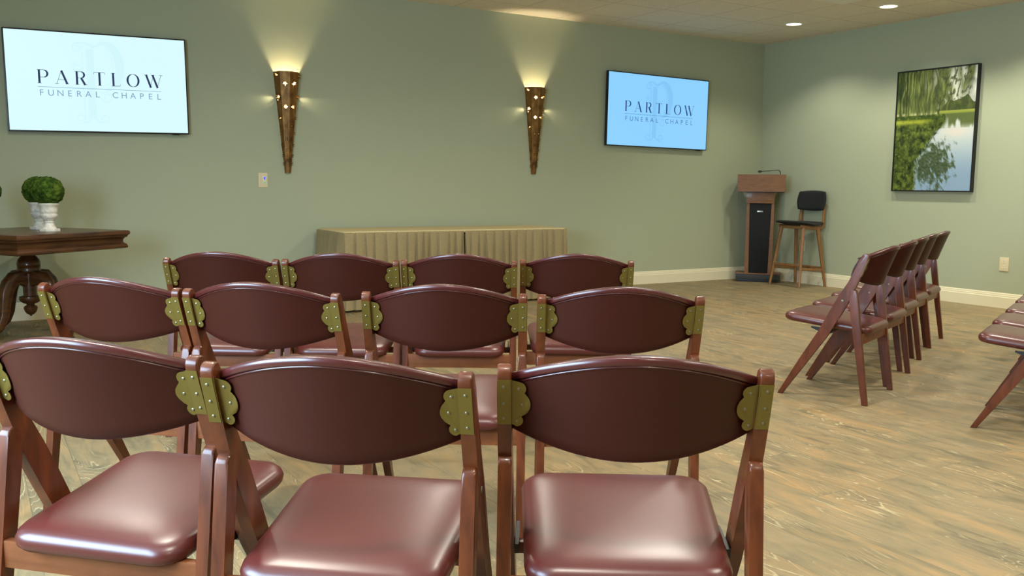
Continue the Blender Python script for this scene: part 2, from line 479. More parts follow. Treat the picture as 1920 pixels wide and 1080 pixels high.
    for a, b in zip(rings, rings[1:]):
        n_ = len(a)
        for k in range(n_): bm.faces.new((a[k], a[(k+1) % n_], b[(k+1) % n_], b[k]))
    bm.faces.new(rings[0]); bm.faces.new(rings[-1])
    bk = new_obj('backrest', bm, M['vinylback'], ch, 50)
    pth = []
    for i in range(N+1):
        u = -1+2*i/N; x = u*.2290; z = arc_top(u)-.0175
        pth.append((x, back_y(x, z)-.0010, z))
    tag(new_obj('welt', sweep(bmesh.new(), pth, .0019, 8), M['vinylroll'], bk), 'raised burgundy welt along the top edge')
    # the rolled top is the shinier seat vinyl
    pth = []; 
    for i in range(N+1):
        u = -1+2*i/N; x = u*.2300; z = arc_top(u)-.0078
        pth.append((x, back_y(x, z)+.0125, z))
    new_obj('top_roll', sweep(bmesh.new(), pth, .0, 14, flat=(.0150, .0088)), M['vinylroll'], bk, 60)
    # scalloped brass hinges
    for s in (-1, 1):
        z0, z1 = .678, .776; zm = (z0+z1)/2
        # strip on the post
        hg = bmesh.new()
        def fpost(a, b, d): return (s*a, yback(b)-.0005-d, b)
        poly3(hg, [[(.2335, z0+.004), (.2575, z0+.004), (.2575, z1), (.2335, z1)]], fpost, .002)
        # scalloped leaf on the backrest
        pts = [(.2335, z1-.002)]
        def lobe(cz, cx, r_, a0, a1, k=8):
            for j in range(k+1):
                an = a0+(a1-a0)*j/k
                pts.append((cx-r_*math.cos(an), cz+r_*math.sin(an)))
        lobe(z1-.020, .217, .0135, PI*.42, -PI*.22)
        lobe(zm-.004, .2225, .0275, PI*.24, -PI*.27, 10)
        lobe(z0+.010, .2215, .0125, PI*.25, -PI*.5)
        pts.append((.2335, z0+.004))
        def fback(a, b, d):
            base = back_y(.2, b)*(max(0, .2335-a)/.0335)+(yback(b)+.011)*(1-max(0, .2335-a)/.0335)
            yb_ = min(base, back_y(a, b)) if a < .216 else base
            return (s*a, yb_-.0015-d, b)
        poly3(hg, [pts], fback, .002)
        # connecting knuckle
        poly3(hg, [[(.2315, z0+.004), (.2355, z0+.004), (.2355, z1-.001), (.2315, z1-.001)]], lambda a, b, d: (s*a, yback(b)+.012-d*1.0, b), .013)
        h = new_obj('hinge', hg, M['brass'], ch, 30)
        scs = [(.246, z1-.014, 0), (.246, zm, 0), (.246, z0+.018, 0), (.218, z1-.020, 1), (.211, zm-.004, 1), (.2215, z0+.010, 1)]
        for a, b, wh in scs:
            p = fpost(a, b, .002) if wh == 0 else fback(a, b, .002)
            new_obj('screw', lathe(bmesh.new(), [(.0034, .0006), (.0028, -.0010), (.0012, -.0016)], p, 12, 'y'), M['screw'], h)
    return ch

CH = [
 # name, x, y, facing, label, group
 ('C1', -8.431, -6.360, 0.776, 'burgundy folding chair at the left end of the nearest row, cut by the picture edge', 'burgundy folding chairs in the nearest row'),
 ('C2', -8.052, -6.765, 0.676, 'burgundy folding chair in the middle of the nearest row of three', 'burgundy folding chairs in the nearest row'),
 ('C3', -7.555, -7.024, 0.575, 'burgundy folding chair at the right end of the nearest row of three', 'burgundy folding chairs in the nearest row'),
 ('D1', -8.242, -5.176, 0.763, 'burgundy folding chair at the left end of the middle row before the wooden table', 'burgundy folding chairs in the middle row'),
 ('D2', -7.849, -5.530, 0.708, 'burgundy folding chair, second from the left in the middle row', 'burgundy folding chairs in the middle row'),
 ('D3', -7.354, -5.826, 0.566, 'burgundy folding chair, second from the right in the middle row', 'burgundy folding chairs in the middle row'),
 ('D4', -6.891, -6.122, 0.539, 'burgundy folding chair at the right end of the middle row', 'burgundy folding chairs in the middle row'),
 ('E1', -7.668, -4.253, 0.591, 'burgundy folding chair at the left end of the far row before the skirted table', 'burgundy folding chairs in the far row'),
 ('E2', -7.213, -4.524, 0.535, 'burgundy folding chair, second from the left in the row nearest the skirted table', 'burgundy folding chairs in the far row'),
 ('E3', -6.750, -4.769, 0.535, 'burgundy folding chair, third from the left in the row nearest the skirted table', 'burgundy folding chairs in the far row'),
 ('E4', -6.252, -4.968, 0.544, 'burgundy folding chair at the right end of the row nearest the skirted table', 'burgundy folding chairs in the far row'),
 ('F1', -4.353, -5.151, -0.385, 'burgundy folding chair on the right seen from the side, nearest of its row of five', 'burgundy folding chairs in the side row'),
 ('F2', -3.843, -4.899, -0.385, 'burgundy folding chair, second from the camera in the side row of five', 'burgundy folding chairs in the side row'),
 ('F3', -3.381, -4.653, -0.385, 'burgundy folding chair in the middle of the side row of five', 'burgundy folding chairs in the side row'),
 ('F4', -2.909, -4.401, -0.385, 'burgundy folding chair, fourth from the camera in the side row of five', 'burgundy folding chairs in the side row'),
 ('F5', -2.435, -4.175, -0.385, 'burgundy folding chair at the far end of the side row, closest to the framed picture', 'burgundy folding chairs in the side row'),
 ('G1', -4.075, -6.112, -.420, 'burgundy folding chair at the right picture edge, nearest, its front legs showing', 'burgundy folding chairs at the right edge'),
 ('G2', -3.590, -5.885, -.420, 'burgundy folding chair at the right edge, second nearest of the seat fronts', 'burgundy folding chairs at the right edge'),
 ('G3', -3.085, -5.655, -.420, 'burgundy folding chair at the right edge, third of the overlapping seat fronts', 'burgundy folding chairs at the right edge'),
 ('G4', -2.600, -5.430, -.420, 'burgundy folding chair at the right edge, fourth of the overlapping seat fronts', 'burgundy folding chairs at the right edge'),
 ('G5', -2.110, -5.200, -.420, 'burgundy folding chair at the right edge, farthest, only a sliver of seat showing', 'burgundy folding chairs at the right edge'),
]
chair0 = make_chair()
for i, (k, x, y, a, lb, gr) in enumerate(CH):
    c = chair0 if i == 0 else copy_tree(chair0)
    c.location = (x, y, 0); c.rotation_euler = (0, 0, -a)
    tag(c, lb, 'chair', gr)

# ------------------------------------------------------------------ televisions
def ribbon(bm, path, wd, y0, d=.0006):
    """flat ribbon stroke in XZ plane; wd float or list"""
    n_ = len(path); L = []; Rr = []
    for i, p in enumerate(path):
        a = Vector(path[max(i-1, 0)]); b = Vector(path[min(i+1, n_-1)]); t_ = (b-a).normalized()
        w_ = (wd[i] if isinstance(wd, (list, tuple)) else wd)/2
        L.append((p[0]-t_.y*w_, p[1]+t_.x*w_)); Rr.append((p[0]+t_.y*w_, p[1]-t_.x*w_))
    vl = [bm.verts.new((x, y0-d, z)) for x, z in L]; vr = [bm.verts.new((x, y0-d, z)) for x, z in Rr]
    for i in range(n_-1): bm.faces.new((vl[i], vl[i+1], vr[i+1], vr[i]))

def arcp(cx, cz, rx, rz, a0, a1, k=16):
    return [(cx+rx*math.cos(a0+(a1-a0)*j/k), cz+rz*math.sin(a0+(a1-a0)*j/k)) for j in range(k+1)]

def letter(bm, ch, x, z, h, y0):
    """high contrast serif capital: thick T, hair strokes t; returns advance"""
    T, t_ = .15*h, .028*h
    def rb(p, w_): ribbon(bm, [(x+a*h, z+b*h) for a, b in p], w_*h if not isinstance(w_, list) else [q*h for q in w_], y0)
    S = lambda cx, b: rb([(cx-.13, b), (cx+.13, b)], .03)
    if ch == 'P':
        rb([(.13, 0), (.13, 1)], .15); S(.13, .015); S(.13, .985)
        p = [(.13, .985)]+arcp(.42, .72, .27, .265, PI/2, -PI/2, 16)+[(.2, .455)]
        rb(p, [.028]*2+[.028+.11*math.sin(PI*j/16) for j in range(1, 17)]+[.028]); return .78
    if ch == 'R':
        rb([(.13, 0), (.13, 1)], .15); S(.13, .015); S(.13, .985)
        p = [(.13, .985)]+arcp(.40, .75, .24, .235, PI/2, -PI/2, 16)+[(.2, .515)]
        rb(p, [.028]*2+[.028+.11*math.sin(PI*j/16) for j in range(1, 17)]+[.028])
        rb([(.42, .51), (.68, .0)], .15); S(.70, .015); return .88
    if ch == 'A':
        rb([(.08, 0), (.43, 1)], .026); rb([(.43, 1.0), (.80, 0)], .15); S(.08, .015); S(.80, .015); rb([(.2, .33), (.65, .33)], .026); return .92
    if ch == 'T':
        rb([(.40, 0), (.40, 1)], .15); S(.40, .015); rb([(.02, .98), (.78, .98)], .03)
        rb([(.03, .99), (.0, .84)], .022); rb([(.77, .99), (.80, .84)], .022); return .80
    if ch == 'L':
        rb([(.15, 0), (.15, 1)], .15); S(.15, .985); rb([(.02, .015), (.62, .015)], .03); rb([(.61, .01), (.65, .17)], .022); return .68
    if ch == 'O':
        p = arcp(.47, .5, .40, .485, 0, 2*PI, 48)
        rb(p, [.026+.125*abs(math.cos(2*PI*j/48))**1.5 for j in range(49)]); return .94
    if ch == 'W':
        rb([(.08, 1), (.40, 0)], .15); rb([(.36, .0), (.62, 1)], .026); rb([(.56, 1), (.90, 0)], .15); rb([(.88, 0), (1.18, 1)], .026)
        S(.06, .985); S(.56, .985); S(1.18, .985); return 1.26
    return .5

def text_mesh(body, size, spacing):
    cu = bpy.data.curves.new('t', 'FONT'); cu.body = body; cu.size = size; cu.space_character = spacing; cu.align_x = 'CENTER'
    o = bpy.data.objects.new('t', cu); COL.objects.link(o)
    bpy.context.view_layer.update()
    dg = bpy.context.evaluated_depsgraph_get()
    me = bpy.data.meshes.new_from_object(o.evaluated_get(dg))
    bpy.data.objects.remove(o)
    return me

def make_tv(cx, cz, W, Ht, roll, rgb, rgb2, ink, ink2, wm, label):
    tv = thing('wall_television', (cx, 0, cz), 0, label, 'television', 'wall televisions on the front wall')
    tv.rotation_euler = (0, roll, 0)
    bm = bx(bmesh.new(), (-W/2, -.058, -Ht/2), (W/2, -.022, Ht/2), .004)
    new_obj('housing', bm, M['tvblack'], tv)
    box('wall_mount', (-.2, -.024, -.15), (.2, -.001, .15), M['black'], tv)
    m = mat('screen_glow', rgb, .3); b = m.node_tree.nodes['Principled BSDF']; b.inputs['Base Color'].default_value = (.01, .01, .01, 1)
    t = NT(m)
    b.inputs['Emission Color'].default_value = s2l(rgb)
    b.inputs['Emission Strength'].default_value = 1.0
    sw, sh = W/2-.011, Ht/2-.011
    bm = bmesh.new(); bx(bm, (-sw, -.0592, -sh), (sw, -.0575, sh))
    scn = new_obj('screen', bm, m, tv, None)
    box('sensor_bump', (W*.40, -.05, -Ht/2-.007), (W*.44, -.03, -Ht/2+.001), M['tvblack'], tv, .002)
    def em(nm, c):
        q = mat(nm, (0, 0, 0), .5); q.node_tree.nodes['Principled BSDF'].inputs['Emission Color'].default_value = s2l(c)
        q.node_tree.nodes['Principled BSDF'].inputs['Base Color'].default_value = (.005, .005, .005, 1)
        q.node_tree.nodes['Principled BSDF'].inputs['Emission Strength'].default_value = 1.0; return q
    # letters
    h = .118*W/1.40*.92
    word = 'PARTLOW'; adv = {'P': .78, 'A': .92, 'R': .88, 'T': .80, 'L': .68, 'O': .94, 'W': 1.26}
    gap = .165; tot = sum(adv[c] for c in word)+gap*(len(word)-1)
    target = W*.70*.98; k = target/(tot*h)
    gaph = (target/h-sum(adv[c] for c in word))/(len(word)-1)
    x = -target/2+.012; z = -.018; mi = em('ink_dark', ink)
    for c in word:
        bm = bmesh.new(); letter(bm, c, x, z, h, -.0592); x += (adv[c]+gaph)*h
        new_obj('large_letter', bm, mi, scn, None)
    bm = bmesh.new(); ribbon(bm, [(-target/2+.012, -.046), (target/2, -.046)], .0035, -.0592); new_obj('rule_line', bm, em('ink_rule', ink2), scn, None)
    me = text_mesh('FUNERAL CHAPEL', .074*W/1.4, 1.0)
    # measure, then re-space by spreading each glyph mesh
    bpy.data.meshes.remove(me)
    xs = np.linspace(-target/2+.035, target/2-.02, 14)
    mi = em('ink_light', ink2)
    for chx, xx in zip('FUNERAL CHAPEL', xs):
        if chx == ' ': continue
        me = text_mesh(chx, .070*W/1.4, 1.0); tmp = bmesh.new(); tmp.from_mesh(me); bpy.data.meshes.remove(me)
        for v_ in tmp.verts: v_.co = Vector((xx+v_.co.x, -.0598, -.116*W/1.4+.0+v_.co.y))
        new_obj('small_letter', tmp, mi, scn, None)
    # faint ornamental P monogram behind the words
    bm = bmesh.new(); q = Ht; yy = -.0590
    def st(p, w_): ribbon(bm, [(a*q, b*q) for a, b in p], w_*q if not isinstance(w_, list) else [e*q for e in w_], yy, .0003)
    st([(-.085, -.36), (-.085, .34)], .075); st([(-.155, -.36), (-.155, .30)], .012)
    bowl = arcp(.045, .17, .15, .235, PI*.62, -PI*.5, 26); st(bowl, [.02+.07*math.sin(PI*j/26) for j in range(27)])
    bowl = arcp(.045, .17, .085, .19, PI*.5, -PI*.5, 20); st(bowl, .010)
    for cx_, cz_, r_, a0, a1 in ((-.20, .34, .055, 0, 2*PI*1.3), (-.20, .15, .05, PI*.5, PI*2.9), (.06, -.14, .055, PI, PI*3.3), (-.20, -.36, .05, PI*1.5, PI*3.8), (.04, -.36, .05, PI*1.5, -PI*.8)):
        pts_ = [(cx_+r_*(1-.6*j/30)*math.cos(a0+(a1-a0)*j/30), cz_+r_*(1-.6*j/30)*math.sin(a0+(a1-a0)*j/30)) for j in range(31)]
        st(pts_, .012)
    st([(-.20, .395), (-.13, .40), (-.05, .36), (.02, .39), (.10, .40)], [.012, .02, .03, .02, .012])
    st([(-.20, -.41), (-.12, -.385), (-.08, -.34), (-.03, -.385), (.04, -.41)], [.012, .02, .03, .02, .012])
    st([(-.02, -.08), (.02, -.10), (.06, -.085), (.105, -.12)], .012)
    new_obj('monogram', bm, em('monogram_tint', wm), scn, None)
    return tv
make_tv(-7.617, 1.930, 1.372, .800, math.radians(-1.0), (216, 250, 255), None, (20, 42, 84), (120, 160, 190), (209, 246, 250),
        'left wall television with a pale cyan screen reading PARTLOW FUNERAL CHAPEL')
make_tv(-1.708, 1.993, 1.490, .822, math.radians(.7), (140, 208, 255), None, (24, 60, 120), (70, 118, 180), (130, 197, 246),
        'right wall television with a deeper blue screen reading PARTLOW FUNERAL CHAPEL')

# ------------------------------------------------------------------ sconces
def make_sconce():
    sc = thing('wall_sconce')
    Rt, Rb, HT = .121, .028, .905
    ang = [PI, PI*1.25, PI*1.5, PI*1.75, 2*PI]         # half octagon bulging to -y
    body = bmesh.new(); flaps = bmesh.new()
    def corner(k, tz):
        r_ = Rt+(Rb-Rt)*(1-tz)
        return Vector((r_*math.cos(ang[k]), r_*math.sin(ang[k]), HT*tz-HT))
    for k in range(4):
        a0, a1 = corner(k, 0), corner(k+1, 0); b0, b1 = corner(k, 1), corner(k+1, 1)
        nrm = (a1-a0).cross(b0-a0).normalized()
        if nrm.y > 0: nrm = -nrm
        def fm(s_, v_, d=0): # s in -1..1 across, v 0..1 bottom->top
            lo = a0.lerp(a1, (s_+1)/2); hi = b0.lerp(b1, (s_+1)/2); return lo.lerp(hi, v_)+nrm*(-d)
        rows = [.12, .345, .535, .665, .775, .875] if k in (1, 2) else [.035, .245, .455, .605, .725, .83, .91]
        size = [.021, .0185, .010, .006, .005, .004] if k in (1, 2) else [.019, .018, .0115, .008, .006, .005, .004]
        holes = []
        if k in (0, 3):   # small wall-side opening that throws a spot on the wall
            e_ = -.38 if k == 0 else .38
            holes.append([(e_, .729), (e_-.10, .722), (e_, .715), (e_+.10, .722)])
        for rw, sz in zip(rows, size):
            v_ = 1-rw; wdt = (a0.lerp(b0, v_)-a1.lerp(b1, v_)).length/2
            dv = sz/HT; ds = sz/wdt
            if k in (0, 3) and rw < .1: dv *= .8
            holes.append([(0, v_+dv), (-ds*.28, v_+dv*.28), (-ds, v_), (-ds*.28, v_-dv*.28), (0, v_-dv), (ds*.28, v_-dv*.28), (ds, v_), (ds*.28, v_+dv*.28)])
            # four bent petals around the hole (between the points)
            c = fm(0, v_); ex = (a1-a0).normalized(); ez = (b0-a0).normalized()
            pz = max(sz*1.1, .015)
            for q in range(4):
                an = PI/4+q*PI/2
                d1 = ex*math.cos(an)+ez*math.sin(an); d2 = -ex*math.sin(an)+ez*math.cos(an)
                rt = c+d1*pz*.55
                p1 = rt+d2*pz*.42; p2 = rt-d2*pz*.42; p3 = rt+d1*pz*.35+nrm*pz*1.15; p4 = rt+d1*pz*.6+nrm*pz*.55
                vv = [flaps.verts.new(p) for p in (p1, p2, p3)]+[flaps.verts.new(p4)]
                for tr in ((0, 1, 2), (0, 3, 1), (0, 2, 3), (1, 3, 2)):
                    flaps.faces.new([vv[j] for j in tr])
        nseg = 1
        outer = [(-1, 0), (1, 0), (1, 1), (-1, 1)]
        poly3(body, [outer]+holes, lambda a, b, d: fm(a, b, d), .0025)
    # bottom tip cap
    cap = bmesh.new()
    new_obj('shade', body, M['copper'], sc, None)
    new_obj('petal_studs', flaps, M['copper'], sc, None)
    bm = bmesh.new()
    prism(bm, [tuple(corner(k, 0)) for k in range(5)], (0, 0, -.004), (0, 0, 0))
    new_obj('end_cap', bm, M['copper'], sc, None)
    bm = lathe(bmesh.new(), [(.012, -.42), (.018, -.39), (.023, -.36), (.024, -.27), (.020, -.24), (.012, -.225), (.004, -.22)], (0, -.055, 0), 16)
    new_obj('bulb', bm, M['bulb'], sc)
    bm = lathe(bmesh.new(), [(.013, -.45), (.013, -.415)], (0, -.055, 0), 16); bx(bm, (-.012, -.056, -.46), (.012, 0, -.448))
    new_obj('lamp_holder', bm, M['black'], sc)
    return sc
sc0 = make_sconce()
for i, (x, z, lb) in enumerate([(-6.048, 2.135, 'tapered copper wall sconce beside the left television, lit, pierced with diamond holes'),
                                (-3.375, 2.165, 'tapered copper wall sconce beside the right television, lit, pierced with diamond holes')]):
    s = sc0 if i == 0 else copy_tree(sc0)
    s.location = (x, -.001, z); tag(s, lb, 'wall lamp', 'tapered copper sconces')
    l = bpy.data.lights.new('sconce_light', 'POINT'); l.energy = 30; l.color = (1, .84, .55); l.shadow_soft_size = .034
    o = bpy.data.objects.new('sconce_light', l); o.location = (x, -.056, z-.195); COL.objects.link(o)

# ------------------------------------------------------------------ switch and outlets
sw = thing('dimmer_switch', (-6.28, 0, 1.158), 0, 'almond dimmer switch with blue indicator light on the wall below the left sconce', 'light switch')
box('cover_plate', (-.042, -.007, -.066), (.042, -.0005, .066), M['plate'], sw, .003)
box('rocker', (-.004, -.011, -.034), (.024, -.006, .034), M['trim'], sw, .002)
box('indicator', (.006, -.0125, .006), (.020, -.0105, .030), M['led'], sw, .0005)
tag(box('indicator', (.006, -.0125, -.030), (.020, -.0105, -.016), M['ledg'], sw, .0005), 'green indicator')
def outlet(loc, label):
    ot = thing('wall_outlet', loc, 0, label, 'outlet', 'almond outlets on the right wall')
    box('cover_plate', (-.007, -.046, -.066), (-.0005, .046, .066), M['plate'], ot, .003)
    for zz in (-.026, .026):
        bm = bmesh.new(); pts = [(-.0072, .017*math.cos(a)*1.0, zz+max(-.0165, min(.0165, .021*math.sin(a)))) for a in np.linspace(0, 2*PI, 25)[:-1]]
        prism(bm, pts, (0, 0, 0), (-.002, 0, 0)); sk = new_obj('socket', bm, M['trim'], ot, None)
        bm = bmesh.new(); bx(bm, (-.0098, -.008, zz-.001), (-.009, -.0055, zz+.009)); bx(bm, (-.0098, .0055, zz-.001), (-.009, .008, zz+.009)); bx(bm, (-.0098, -.002, zz-.011), (-.009, .002, zz-.007))
        new_obj('slots', bm, M['slot'], sk, None)
    return ot
outlet((0, -3.232, .428), 'almond wall outlet on the right wall below the framed picture')
outlet((0, -.735, .455), 'almond wall outlet behind the legs of the bar stool')

# ------------------------------------------------------------------ framed picture
PY0, PY1, PZ0, PZ1 = -1.955, -2.866, 1.118, 2.374     # image left (far) to right (near)
pic = thing('framed_picture', (0, 0, 0), 0, 'tall black-framed picture of a willow tree beside a pond', 'picture')
bm = bmesh.new(); fw = .012
bx(bm, (-.048, PY1, PZ0), (-.002, PY0, PZ0+fw)); bx(bm, (-.048, PY1, PZ1-fw), (-.002, PY0, PZ1))
bx(bm, (-.048, PY1, PZ0+fw), (-.002, PY1+fw, PZ1-fw)); bx(bm, (-.048, PY0-fw, PZ0+fw), (-.002, PY0, PZ1-fw))
new_obj('frame', bm, M['frame'], pic, None)
NX, NZ = 190, 262
def nz(x, y, s=0, o=3):
    return noise.fractal(Vector((x, y, s)), 1.0, 2.0, o)     # about -1..1
def lerp(a, b, k): k = max(0, min(1, k)); return tuple(p+(q-p)*k for p, q in zip(a, b))
def sm(a, b, x): x = max(0, min(1, (x-a)/(b-a))); return x*x*(3-2*x)
def paint(u, v):   # u 0..1 left-right, v 0..1 top-bottom ; sRGB 0..255
    sky = lerp((138, 140, 116), (240, 242, 228), sm(.3, .85, u+.35*nz(u*3, v*3, 1)))
    sky = lerp(sky, (122, 126, 116), sm(.1, .6, nz(u*4, v*5, 9)+.15)*.5*sm(.5, .9, u))
    c = sky
    # far tree line on the right
    hl = .33-.05*nz(u*7, 0, 4)-.06*math.exp(-((u-.80)/.10)**2)
    if v > hl-.045*sm(.5, .8, u) and v < .37: c = lerp((58, 74, 34), (88, 96, 50), .5+nz(u*20, v*20, 2))
    # willow curtains
    dens = sm(-.35, .25, nz(u*5, v*2.2, 5)+.70-1.45*max(0, u-.25)-.1*v)
    strand = nz(u*34+2*nz(u*3, v*5, 41), v*4.5, 6, 5)*.5+.5
    if v < .385:
        wcol = lerp((40, 54, 20), (146, 156, 88), strand+.35*nz(u*7, v*7, 7))
        c = lerp(c, wcol, dens*sm(.20, .62, strand+.35*(1-u)))
        if u < .4: c = lerp(c, (34, 44, 20), sm(.55, .8, nz(u*60, v*1.0, 8, 2)*.5+.5)*.8)
        # trunks and branches on the right
        for tx, sl in ((.42, .10), (.56, -.18), (.68, .12), (.10, .03), (.30, -.02)):
            d = abs(u-(tx+sl*(.38-v)+.012*math.sin(v*30+tx*9)))
            c = lerp(c, (52, 52, 34), (1-sm(.004, .014, d))*.45)
        c = lerp(c, (64, 70, 44), sm(.52, .66, nz(u*26+v*8, v*16, 11, 5)*.5+.5)*.8*sm(.30, .55, u)*(1-sm(.9, 1, u)))
    # bright gap under the willow
    c = lerp(c, (206, 200, 150), math.exp(-((v-.362)/.012)**2)*sm(.45, .6, nz(u*26, 2, 3)*.5+.5)*(u < .62)*.8)
    # far bank
    if .345 < v < .385 and u > .56: c = lerp((150, 158, 70), (104, 120, 48), sm(.355, .38, v))
    # shore edge: left bank occupies u < edge(v)
    if v >= .372:
        if v < .47: e = .64-.10*sm(.40, .47, v)*0+.02*nz(v*30, 0, 2)
        e = .64 if v < .43 else (.64-(v-.43)*1.05)
        e = max(.30, e)+.02*nz(v*26, 1, 2)
        if u < e:
            g = nz(u*16, v*20, 12, 5)*.5+.5
            c = lerp((22, 34, 10), (112, 128, 50), g*1.35-.18)
            if v < .47: c = lerp(c, (182, 188, 62), sm(.47, .42, v)*0+math.exp(-((v-.425)/.022)**2)*sm(.52, .30, u)*0+math.exp(-((v-.425)/.022)**2)*(1-sm(.3, .55, u))*.85)
            if v < .405: c = lerp(c, (54, 76, 28), .6)
            c = lerp(c, (132, 140, 60), sm(.62, .8, nz(u*40, v*44, 13, 3)*.5+.5)*.7)
        else:
            wtr = lerp((206, 212, 206), (140, 166, 190), sm(.45, .9, v))
            wtr = lerp(wtr, (222, 208, 196), math.exp(-((u-.78)/.14)**2-((v-.52)/.04)**2)*.8)
            if v < .49: wtr = lerp(wtr, (92, 104, 58), sm(.30, .62, nz(u*16, v*5, 21)*.5+.5+(.47-v)*3)*(1-sm(.44, .52, v)))
            # dark branch reflections in the lower middle
            cx_ = .50; dd = ((u-cx_)/.30)**2+((v-.78)/.22)**2
            br_ = nz(u*13+v*7, v*20-u*16, 22, 6)*.5+.5
            wtr = lerp(wtr, lerp((36, 50, 24), (92, 106, 70), nz(u*30, v*60, 23)*.5+.5), .92*sm(.42, .80, br_+.42-.50*dd))
            c = wtr
        if v > .47 and abs(u-e) < .03: c = lerp(c, (150, 166, 170), .55*sm(.4, .6, nz(u*50, v*40, 30)*.5+.5))
    return c
bm = bmesh.new(); cl = []
grid = []
for j in range(NZ+1):
    row = []
    for i in range(NX+1):
        u, v = i/NX, j/NZ
        row.append(bm.verts.new((-.040, PY0-fw+(PY1-PY0+2*fw)*u, PZ1-fw-(PZ1-PZ0-2*fw)*v)))
        cl.append(s2l(paint(u, v)))
    grid.append(row)
for j in range(NZ):
    for i in range(NX): bm.faces.new((grid[j][i], grid[j][i+1], grid[j+1][i+1], grid[j+1][i]))
m = mat('landscape_print', (120, 130, 80), .45, spec=.3); t = NT(m)
at = t.n('ShaderNodeVertexColor'); at.layer_name = 'print'; t.base(at.outputs[0])
me = bpy.data.meshes.new('canvas'); bm.to_mesh(me); bm.free(); me.materials.append(m)
ca = me.color_attributes.new('print', 'FLOAT_COLOR', 'POINT')
ca.data.foreach_set('color', np.array(cl, dtype=np.float32).ravel())
cv = bpy.data.objects.new('canvas', me); COL.objects.link(cv); cv.parent = pic
box('backing_board', (-.0395, PY1+fw, PZ0+fw), (-.004, PY0-fw, PZ1-fw), M['frame'], pic, 0)

# ------------------------------------------------------------------ skirted table
TX0, TX1, TY0, TY1, TZ = -5.795, -3.440, -.755, -.050, .716
tb = thing('folding_table', ((TX0+TX1)/2, (TY0+TY1)/2, 0), 0, 'long folding table hidden under the khaki pleated skirt against the wall', 'table')
hx, hy = (TX1-TX0)/2-.03, (TY1-TY0)/2-.03
box('tabletop', (-hx, -hy, TZ-.045), (hx, hy, TZ-.010), M['black'], tb)
for sx_ in (-1, 1):
    for sy in (-1, 1):
        bm = lathe(bmesh.new(), [(.014, 0), (.014, TZ-.045)], (sx_*(hx-.15), sy*(hy-.08), 0), 14); new_obj('leg', bm, M['steel'], tb)
random.seed(4)
sk = thing('table_skirt', ((TX0+TX1)/2, (TY0+TY1)/2, 0), 0, 'khaki pleated table skirt and cloth covering the long table against the front wall', 'tablecloth')
HX, HY = (TX1-TX0)/2, (TY1-TY0)/2
def rrect(ins, n_=8, R_=.045):
    pts = []
    for cx_, cy_, a in ((HX-ins, HY-ins, 0), (-(HX-ins), HY-ins, PI/2), (-(HX-ins), -(HY-ins), PI), (HX-ins, -(HY-ins), 3*PI/2)):
        ox = cx_-math.copysign(R_, cx_); oy = cy_-math.copysign(R_, cy_)
        for k in range(n_+1):
            an = a+PI/2*k/n_; pts.append((ox+R_*math.cos(an), oy+R_*math.sin(an)))
    return pts
bm = bmesh.new(); rings = []
for ins, z in ((.004, TZ-.022), (.0, TZ-.012), (.002, TZ-.004), (.010, TZ), (.08, TZ+.0005)):
    rings.append([bm.verts.new((x, y, z)) for x, y in rrect(ins)])
for a, b in zip(rings, rings[1:]):
    for i in range(len(a)): bm.faces.new((a[i], a[(i+1) % len(a)], b[(i+1) % len(a)], b[i]))
bm.faces.new(rings[-1])
new_obj('cloth_top', bm, M['cloth'], sk, 60)
def skirt(pts_fn, length, name):
    """pts_fn(s) -> (x,y,nx,ny); pleated strip"""
    pl = []; s_ = 0
    while s_ < length:
        w_ = random.uniform(.055, .115); pl.append((s_, min(w_, length-s_), random.uniform(.7, 1.25), random.uniform(-.02, .02))); s_ += w_
    cols = []
    for s0_, w_, am, lean in pl:
        for q in (0, .06, .16, .34, .55, .75, .9, .97): cols.append((s0_+q*w_, q, am, lean))
    cols.append((length, 0, 1, 0))
    bm = bmesh.new(); rows = []
    zs = [TZ-.008, TZ-.03, TZ-.06, .58, .46, .30, .15, .022]
    prev = None
    for s0_, q, am, lean in cols:
        col = []
        for z in zs:
            dep = (TZ-z)/TZ
            amp = (.010+.030*min(1, dep*3)**.8)*am
            off = amp*(1-q)**.7 if q > .05 else amp*.05     # knife pleat: proud edge falling back
            off += .004*math.sin(s0_*37+z*9)*dep
            ss = max(0, min(length, s0_+lean*dep))
            x, y, nx, ny = pts_fn(ss)
            col.append(bm.verts.new((x+nx*(off-.003), y+ny*(off-.003), z)))
        rows.append(col)
    for a, b in zip(rows, rows[1:]):
        for k in range(len(a)-1): bm.faces.new((a[k], b[k], b[k+1], a[k+1]))
    bmesh.ops.solidify(bm, geom=bm.faces[:], thickness=.0015)
    new_obj(name, bm, M['cloth'], sk, 40)
xs_ = -4.60-(TX0+TX1)/2     # the slit in the front
def left_part(s):
    if s < 2*HY-.02: return (-HX, HY-.01-s, -1, 0)
    return (-HX+(s-2*HY+.02), -HY, 0, -1)
skirt(left_part, 2*HY-.02+(xs_+HX)-.006, 'skirt_panel')
def right_part(s):
    L1 = HX-xs_-.006
    if s < L1: return (xs_+.006+s, -HY, 0, -1)
    return (HX, -HY+(s-L1), 1, 0)
skirt(right_part, HX-xs_-.006+2*HY-.02, 'skirt_panel')

